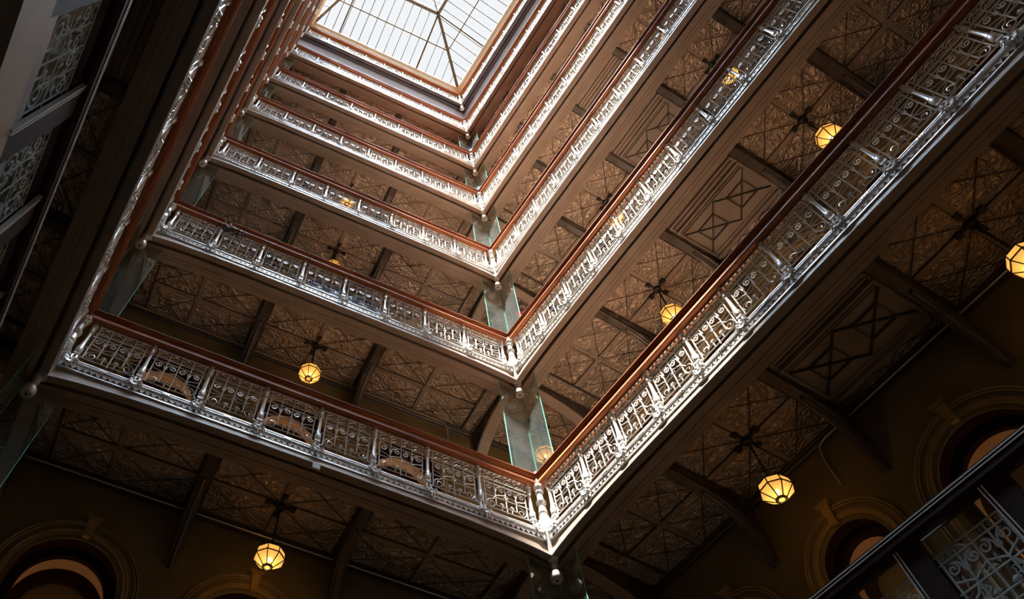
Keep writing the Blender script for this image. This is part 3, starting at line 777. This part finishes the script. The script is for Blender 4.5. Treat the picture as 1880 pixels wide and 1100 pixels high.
# ------------------------------------------------------------------ skylight
def skylight():
    zc, zn = 45.02, 47.0
    A = (L * UX, L * UY); D = (W + A[0], A[1]); B = (0., 0.); C = (W, 0.)
    for run in RUNS:
        g = MB()
        g.sweep([(-.27, 45.08), (-.27, 44.96), (-.24, 44.92), (-.24, 44.86), (-.20, 44.84), (-.10, 44.42), (-.08, 44.42), (-.06, 44.36), (-.04, 44.30), (.03, 44.02), (.10, 43.98), (.3, 43.98), (.3, 45.4), (-.1, 45.08)], run.x0, run.x1)
        struct(g.build('trim_%d' % (120 + RUNS.index(run)), BEIGE, None, loc=(run.o[0], run.o[1], 0), rz=run.rz))
    g = MB(); g.box(-.2, W + .2, -.3, .27, 44.0, 45.08); struct(g.build('trim_123', BEIGE, None, loc=(A[0], A[1], 0)))
    t = thing('skylight', 'hipped glass skylight with bronze glazing bars and raised centre lantern over the atrium', 'skylight', (0, 0, 0))
    e = Vector((UX, UY, 0))
    def P(x, s, z): return Vector((x, 0, z)) + e * s
    tx, ts = 3.42, 3.49; q_ = .25
    tl = 1.5
    n = [P(tl, ts, zn), P(W - tx, ts, zn), P(W - tx, L - ts, zn), P(tl, L - ts, zn)]
    c = [P(q_, q_, zc), P(W - q_, q_, zc), P(W - q_, L - q_, zc), P(q_, L - q_, zc)]
    gl = MB()
    for i in range(4):
        j = (i + 1) % 4; b = len(gl.v)
        gl.v += [tuple(q + Vector((0, 0, .08))) for q in (c[i], c[j], n[j], n[i])]; gl.face((b, b + 1, b + 2, b + 3))
    b = len(gl.v); gl.v += [tuple(q + Vector((0, 0, 1.0))) for q in n]; gl.face((b, b + 1, b + 2, b + 3))
    gl.build('skylight_glass', ROOFGLASS, t)
    def piece(nm, a, b, w, h):
        g = MB(); g.bar(a, b, w, h); g.build(nm, BAR, t)
    for i in range(4):
        piece('hip_rafter', c[i], n[i], .17, .16); piece('purlin', (c[i] + n[i]) / 2, (c[(i + 1) % 4] + n[(i + 1) % 4]) / 2, .075, .09)
        j = (i + 1) % 4; ln = (c[j] - c[i]).length; nb = round(ln / .556)
        d = (c[j] - c[i]) / ln
        i0 = (n[i] - c[i]).dot(d); i1 = (n[j] - c[i]).dot(d)
        for k in range(1, nb):
            x = ln * k / nb; base = c[i] + d * x
            if x < i0: f = x / i0; top = c[i] + (n[i] - c[i]) * f
            elif x > i1: f = (ln - x) / (ln - i1); top = c[j] + (n[j] - c[j]) * f
            else: top = n[i] + (n[j] - n[i]) * ((x - i0) / (i1 - i0))
            piece('glazing_bar', base, top, .042, .07)
        for q, x in ((n[i], i0), (n[j], i1)): piece('rafter', c[i] + d * x, q, .085, .10)
    lt = MB()
    for i in range(4):
        j = (i + 1) % 4
        lt.cur = 0; lt.bar(n[i] + Vector((0, 0, -.02)), n[j] + Vector((0, 0, -.02)), .20, .18)
        lt.cur = 1; lt.bar(n[i] + Vector((0, 0, .95)), n[j] + Vector((0, 0, .95)), .10, .10)
        m_ = 9
        for k in range(m_ + 1):
            p = n[i] + (n[j] - n[i]) * k / m_; lt.bar(p, p + Vector((0, 0, .95)), .06, .06, (1, 0, 0))
        lt.cur = 0
    for k in range(1, 12):
        f = k / 12; lt.bar(n[0] + (n[3] - n[0]) * f + Vector((0, 0, .98)), n[1] + (n[2] - n[1]) * f + Vector((0, 0, .98)), .03, .05)
    lt.cur = 2
    for off in (.32, .40):
        a, b = P(tl + off, ts + off, zn + .05), P(W - tx - off, ts + off, zn + .05); lt.bar(a, b, .02, .05)
        c2 = P(W - tx - off, L - ts - off, zn + .05); lt.bar(b, c2, .02, .05)
    a = P(W - tx, ts, zn); b = P(W - tx - .9, ts + .9, zn + .3); lt.bar(a, b, .05, .05); lt.bar(P(W - tx - .6, ts, zn), P(W - tx - .3, ts + .8, zn + .25), .03, .03)
    lt.build('ridge_lantern', [BAR, BLUEF, BLACK], t)
skylight()

# ------------------------------------------------------------------ lanterns
def lantern_meshes():
    o = {}
    R = .285
    rings = [(.085, -.215), (.20, -.155 - .02), (R, -.02), (R * .93, .115), (.20, .20), (.07, .225)]
    rings = [(.095, -.185), (R, -.015), (R * .93, .115), (.16, .18), (.06, .20)]
    g = MB(); n = 8
    for j, (r, z) in enumerate(rings):
        for k in range(n):
            a = 2 * math.pi * k / n; g.v.append((r * math.cos(a), r * math.sin(a), z))
    for j in range(len(rings) - 1):
        for k in range(n): g.face((j * n + k, j * n + (k + 1) % n, (j + 1) * n + (k + 1) % n, (j + 1) * n + k))
    g.lathe([(.001, -.187), (.06, -.187)], n=8)
    o['shade'] = g.mesh('shade', LAMP)
    g = MB()
    for j, (r, z) in enumerate(rings):
        ring = [(r * 1.01 * math.cos(2 * math.pi * k / n), r * 1.01 * math.sin(2 * math.pi * k / n), z) for k in range(n)]
        g.tube(ring, .0125, 4, True)
    for k in range(n):
        a = 2 * math.pi * k / n
        g.tube([(r * 1.01 * math.cos(a), r * 1.01 * math.sin(a), z) for r, z in rings], .011, 4)
    g.tube([(.06 * math.cos(2 * math.pi * k / 12), .06 * math.sin(2 * math.pi * k / 12), -.189) for k in range(12)], .009, 4, True)
    g.lathe([(.07, .195), (.075, .22), (.03, .26), (.02, .33)], n=10)
    o['lantern_frame'] = g.mesh('lantern_frame', BRASS)
    g = MB(); g.ball((0, 0, -.02), .035, .035, .05, 8, 6); g.ball((0.09, .03, .02), .022, .022, .03, 8, 6)
    o['bulb'] = g.mesh('bulb', BULB)
    g = MB(); H = 1.28
    nl = 17
    for i in range(nl):
        z = .33 + (H - .45) * (i + .5) / nl; h = (H - .45) / nl * .68
        if i % 2: pts = [(.022 * math.cos(a), 0, z + h * math.sin(a)) for a in [2 * math.pi * q / 8 for q in range(8)]]
        else: pts = [(0, .022 * math.cos(a), z + h * math.sin(a)) for a in [2 * math.pi * q / 8 for q in range(8)]]
        g.tube(pts, .0085, 4, True)
    o['chain'] = g.mesh('chain', BLACK)
    g = MB()
    g.lathe([(.03, H - .14), (.09, H - .12), (.10, H - .05), (.06, H - .03), (.08, H)], n=12)
    for k in range(4):
        a = math.pi * k / 2
        g.bar((.05 * math.cos(a), .05 * math.sin(a), H - .05), (.26 * math.cos(a), .26 * math.sin(a), H - .03), .045, .035)
        g.bar((.20 * math.cos(a), .20 * math.sin(a), H - .03), (.31 * math.cos(a), .31 * math.sin(a), H - .03), .115, .06)
    o['ceiling_canopy'] = g.mesh('ceiling_canopy', BLACK)
    return o
LM = lantern_meshes()
def lantern(x, y, k, where, power):
    t = thing('lantern', 'octagonal amber lantern under the %s, %s' % (gal(k), where), 'lantern', (x, y, ZR[k] + CZ - 1.28), 0, 'amber hanging lanterns')
    for nm, me in LM.items():
        put(nm, me, t, rz=(.0 if nm == 'ceiling_canopy' else .35))
    l = bpy.data.lights.new('lantern_light', 'POINT'); l.energy = power; l.color = (1.0, .62, .28); l.shadow_soft_size = .05
    lo = bpy.data.objects.new('lantern_light', l); col.objects.link(lo); lo.parent = t; lo.location = (0, 0, -.02 * S)
for k in range(1, 6):
    m = CM['back'][1]; p = BACK.pt(4.87, m); lantern(p[0], p[1], k, 'middle of the back side', 2.2)
    m = CM['right'][1]
    for s, w in ((3.94, 'right side, nearer the back'), (8.95, 'right side, farther from the back')):
        p = RIGHT.pt(s, m - .06); lantern(p[0], p[1], k, w, 2.2)
lantern(11.35, 1.20, 2, 'right corner, behind the glass', 2.2)

# ------------------------------------------------------------------ etched glass guards of the lowest gallery
def etched(run, name, s_first, n, label):
    t = thing('glass_guard', label, 'glass railing', (run.o[0], run.o[1], ZR[0]), run.rz)
    g = MB(); g.sweep([(-.10, 0), (-.10, -.16), (-.07, -.20), (.07, -.20), (.10, -.16), (.10, 0)], lambda y: .3, lambda y: run.L - .1)
    g.build('handrail', DWOOD, t)
    g = MB(); g.box(.3, run.L - .1, -.108, -.098, -.035, -.02); g.box(.3, run.L - .1, -.108, -.098, -.075, -.06); g.build('metal_strip', CHROME, t)
    wd = .85
    e = MB(); bars, scr, leaf = grille_curves(.80)
    def rib(pts, w):
        for i in range(len(pts) - 1): e.bar((pts[i][0], -.012, pts[i][1]), (pts[i + 1][0], -.012, pts[i + 1][1]), .004, w, (0, 0, 1)) if False else e.tube([(pts[i][0], -.012, pts[i][1]), (pts[i + 1][0], -.012, pts[i + 1][1])], w, 4)
    zo = .06
    for b in bars: e.tube([(x, -.014, min(z, -.53) + zo) for x, z in b], .013, 4)
    for b in scr[4:]: e.tube([(x, -.014, z + zo) for x, z in b], .014, 4)
    for b in leaf[8:]: e.tube([(x, -.014, z + zo) for x, z in b], [.008, .024, .006], 4)
    for i in range(8):
        x = -.36 + i * .103
        e.tube([(x + .02 * math.cos(a), -.014, -.52 + .02 * math.sin(a)) for a in [2 * math.pi * q / 6 for q in range(6)]], .006, 4, True)
    for sx in (-1, 1):
        for sy in (0, 1):
            e.tube([(sx * .2 + (.05 + .012 * math.cos(5 * a)) * math.cos(a), -.014, -1.02 + (.05 + .012 * math.cos(5 * a)) * math.sin(a)) for a in [2 * math.pi * q / 24 for q in range(24)]], .011, 4, True)
            e.ball((sx * .30, -.014, -.83), .018, .006, .06, 6, 4); e.ball((sx * .10, -.014, -.83), .018, .006, .06, 6, 4)
    # flatten onto the glass
    e.v = [(x, -.014 + (y + .014) * .25, z) for x, y, z in e.v]
    eme = e.mesh('etching', ETCH)
    pg = MB(); pg.box(-wd / 2, wd / 2, -.010, .010, -1.28, -.22); pme = pg.mesh('glass_panel', GLASS)
    fb = MB(); fb.box(-wd / 2, wd / 2, -.03, .02, -1.46, -1.28); fme = fb.mesh('base_panel', GREYP)
    pp = MB(); pp.box(-.15, .15, -.05, .05, -1.46, -.18); pme2 = pp.mesh('post', DWOOD)
    ps = MB(); ps.box(-.165, -.15, -.07, -.03, -1.46, -.18); ps.box(-.125, -.11, -.065, -.045, -1.46, -.18); pst = ps.mesh('edge_strip', CHROME)
    for i in range(n):
        s = s_first + i * 1.18
        if s > run.L - .3: break
        q = put('post', pme2, t, (s, 0, 0)); put('edge_strip', pst, q)
        if s + 1.18 < run.L - .2:
            gp = put('glass_panel', pme, t, (s + .59, 0, 0)); put('etching', eme, gp)
            put('base_panel', fme, t, (s + .59, 0, 0))
    return t
etched(RIGHT, 'r', .98, 11, 'dark-framed guard of etched clear glass along the right side of the lowest gallery')
# left side: local x runs towards the back corner
etched(LEFT, 'l', (L - 6.84) % 1.18, 11, 'dark-framed guard of etched glass along the left side of the lowest gallery')

# ------------------------------------------------------------------ small items
def text_mesh(s, size, m, depth=.004):
    c = bpy.data.curves.new('txt', 'FONT'); c.body = s; c.size = size; c.extrude = depth; c.align_x = 'CENTER'; c.align_y = 'CENTER'; c.resolution_u = 2
    o = bpy.data.objects.new('txt', c); col.objects.link(o)
    dg = bpy.context.evaluated_depsgraph_get(); me = bpy.data.meshes.new_from_object(o.evaluated_get(dg))
    bpy.data.objects.remove(o); me.materials.clear(); me.materials.append(m); return me
def bucket():
    p = RIGHT.pt(5.93, .30); zf = ZR[0] - 1.47 + .19
    g = MB(); g.box(-.24, .24, -.22, .22, 0, .17); g.box(-.26, .26, -.24, .24, .15, .19)
    tag(g.build('crate', DWOOD, None, loc=(p[0], p[1], zf - .19), rz=RIGHT.rz), 'low dark wooden crate under the white plastic bucket', 'crate')
    t = thing('bucket', 'white plastic bucket with red and green lettering standing behind the etched glass', 'bucket', (p[0], p[1], zf), RIGHT.rz)
    g = MB(); g.lathe([(.17, 0), (.19, .75), (.205, .76), (.205, .79), (.19, .80), (.19, .84), (.205, .85), (.205, .88), (.19, .89)], n=32); g.build('body', WHITEP, t, True)
    g = MB(); g.lathe([(.0, .905), (.20, .905), (.21, .90), (.21, .93), (.195, .94), (.0, .935)], n=32); g.build('lid', WHITEP, t, True)
    g = MB(); n = 16
    for z in (.30, .66):
        for i in range(n + 1):
            a = math.radians(-150 + 80 * i / n); r = .172 + .02 * z / .75 + .003; g.v.append((r * math.cos(a), r * math.sin(a), z))
    for i in range(n): g.face((i, i + 1, n + 2 + i, n + 1 + i))
    lb = g.build('red_label', REDP, t)
    def wrap(s, size, m, ang, z, name):
        me = text_mesh(s, size * S, m)
        for v in me.vertices:
            r = (.195 + .004) * S + v.co.z
            a = math.radians(ang) + v.co.x / (.19 * S); zz = z * S + v.co.y
            v.co = (r * math.cos(a), r * math.sin(a), zz)
        me.name = name; put(name, me, t)
    wrap('ET', .17, WHITEP, -112, .58, 'lettering'); wrap('SU', .17, WHITEP, -112, .42, 'lettering'); wrap('RE', .10, GREENP, -46, .50, 'lettering')
bucket()
def exit_sign():
    x, y, z = 11.33, .70, ZR[3] - 2.25
    t = thing('exit_sign', 'red illuminated exit sign hanging in the back right corner of the second gallery', 'sign', (x, y, z - .13), -.45)
    g = MB(); g.box(-.24, .24, -.03, .03, -.13, .13); g.build('housing', EXITRED, t, loc=(0, 0, .13))
    g = MB(); g.box(-.25, .25, -.035, .035, -.15, -.13); g.build('shelf', PAINT, t, loc=(0, 0, .13)); g = MB(); g.box(-.02, .02, -.02, .02, .13, .42); g.lathe([(.03, .42), (.10, .45), (.10, .50), (.08, .60)], n=12); g.build('bracket', PAINT, t, loc=(0, 0, .13))
    me = text_mesh('EXIT', .2 * S, BLACK); q = put('lettering', me, t, (0, -.034, .13)); q.rotation_euler = (math.pi / 2, 0, 0)
exit_sign()
def spots():
    for i, (x, y) in enumerate(((10.42, .02), (10.30, .42))):
        t = thing('spotlight', 'tiny bright warm spotlight under the sixth gallery, %s' % ('nearer the right corner rail' if i == 0 else 'farther back in the right corner'), 'light', (x, y, ZR[6] - 1.95), 0, 'corner spotlights')
        g = MB(); g.lathe([(.05, -.16), (.06, -.14), (.06, 0), (.03, .02)], n=12); g.build('housing', BLACK, t)
        g = MB(); g.ball((0, 0, -.17), .045 if i == 0 else .025, None, .03, 10, 6); g.build('bulb', SPOT, t)
spots()
def extras():
    g = MB(); g.box(-.075, .075, -.012, .012, -.14, 0)
    t = thing('paper_tag', 'small white tag hanging from the lower edge of the first iron gallery, back side', 'tag', (5.04, -.125, ZR[1] - 1.94), 0, None, g.mesh('paper_tag', WHITEP))
    # blue tarpaulin roll behind the second gallery rail
    g = MB(); N = 36
    z0 = ZR[2] - 1.46
    for i in range(N + 1):
        f = i / N; x = 4.05 + 2.15 * f
        zt = z0 + .95 - .20 * f + .03 * math.sin(f * 23) + (.0 if .04 < f < .97 else -.2); fold = .03 * math.sin(f * 31)
        for y, z in ((.10 + fold, z0), (.13 + fold, z0 + (zt - z0) * .45), (.12 - fold, zt - .12), (.17, zt - .02), (.26, zt), (.36, zt - .05), (.42, zt - .3), (.44, z0)): g.v.append((x, y, z))
    for i in range(N):
        for j in range(7): a_ = i * 8 + j; g.face((a_, a_ + 8, a_ + 9, a_ + 1))
    g.face(tuple(range(8))); g.face(tuple(range(N * 8 + 7, N * 8 - 1, -1)))
    tag(g.build('tarpaulin', BLUET, None, True), 'blue tarpaulin draped in a long heap behind the second gallery railing, back side', 'tarpaulin')
    # dark foliage tied under the rail
    t = thing('garland', 'dark leafy sprig with pale blossoms under the second gallery handrail, back side', 'plant', (1.62, -.06, ZR[2] - .62))
    lf = MB(); pt = MB()
    for i in range(60):
        a = random.uniform(0, 6.28); x = random.gauss(0, .22); z = .25 + random.gauss(0, .09); y = random.uniform(-.12, .04)
        l = random.uniform(.05, .1); d = Vector((math.cos(a), random.uniform(-.4, .4), math.sin(a))) * l
        lf.tube([(x, y, z), (x + d.x / 2, y + d.y / 2, z + d.z / 2), (x + d.x, y + d.y, z + d.z)], [.006, .022, .004], 5)
    for x, z in ((-.12, .30), (.02, .36), (.12, .27), (-.03, .2), (.33, .24)): pt.ball((x, -.13, z), .028, .02, .035, 7, 5)
    lf.build('leaves', LEAF, t); pt.build('blossoms', PETAL, t)
    # conduits on the lobby-level right wall
    P0 = RIGHT.pt(3.55, 2.58); zc = ZR[1] + CZ - .14
    g = MB()
    a = [(*RIGHT.pt(9.6, 2.56), zc), (*RIGHT.pt(4.75, 2.56), zc), (*RIGHT.pt(4.55, 2.57), zc - .06), (*RIGHT.pt(4.48, 2.58), zc - .35), (*RIGHT.pt(4.48, 2.58), zc - .9)]
    g.tube(a, .016, 6)
    tag(g.build('conduit_pipe', CHROME, None, True), 'thin bright conduit along the top of the right wall of the lowest gallery', 'pipe')
    g = MB(); g.tube([(-1.0, 2.24, zc), (9.3, 2.24, zc)], .016, 6)
    tag(g.build('conduit_pipe', CHROME, None, True), 'thin bright conduit along the top of the back wall of the lowest gallery', 'pipe')
    g = MB(); zc2 = ZR[2] + CZ - .13
    g.tube([(-.4, 2.2, zc2), (8.75, 2.2, zc2), (8.95, 2.2, zc2 - .02), (9.05, 2.2, zc2 - .2), (9.05, 2.2, zc2 - 1.3)], .03, 6)
    tag(g.build('conduit_pipe', PAINT, None, True), 'brown pipe along the top of the back wall behind the first iron gallery', 'pipe')
extras()
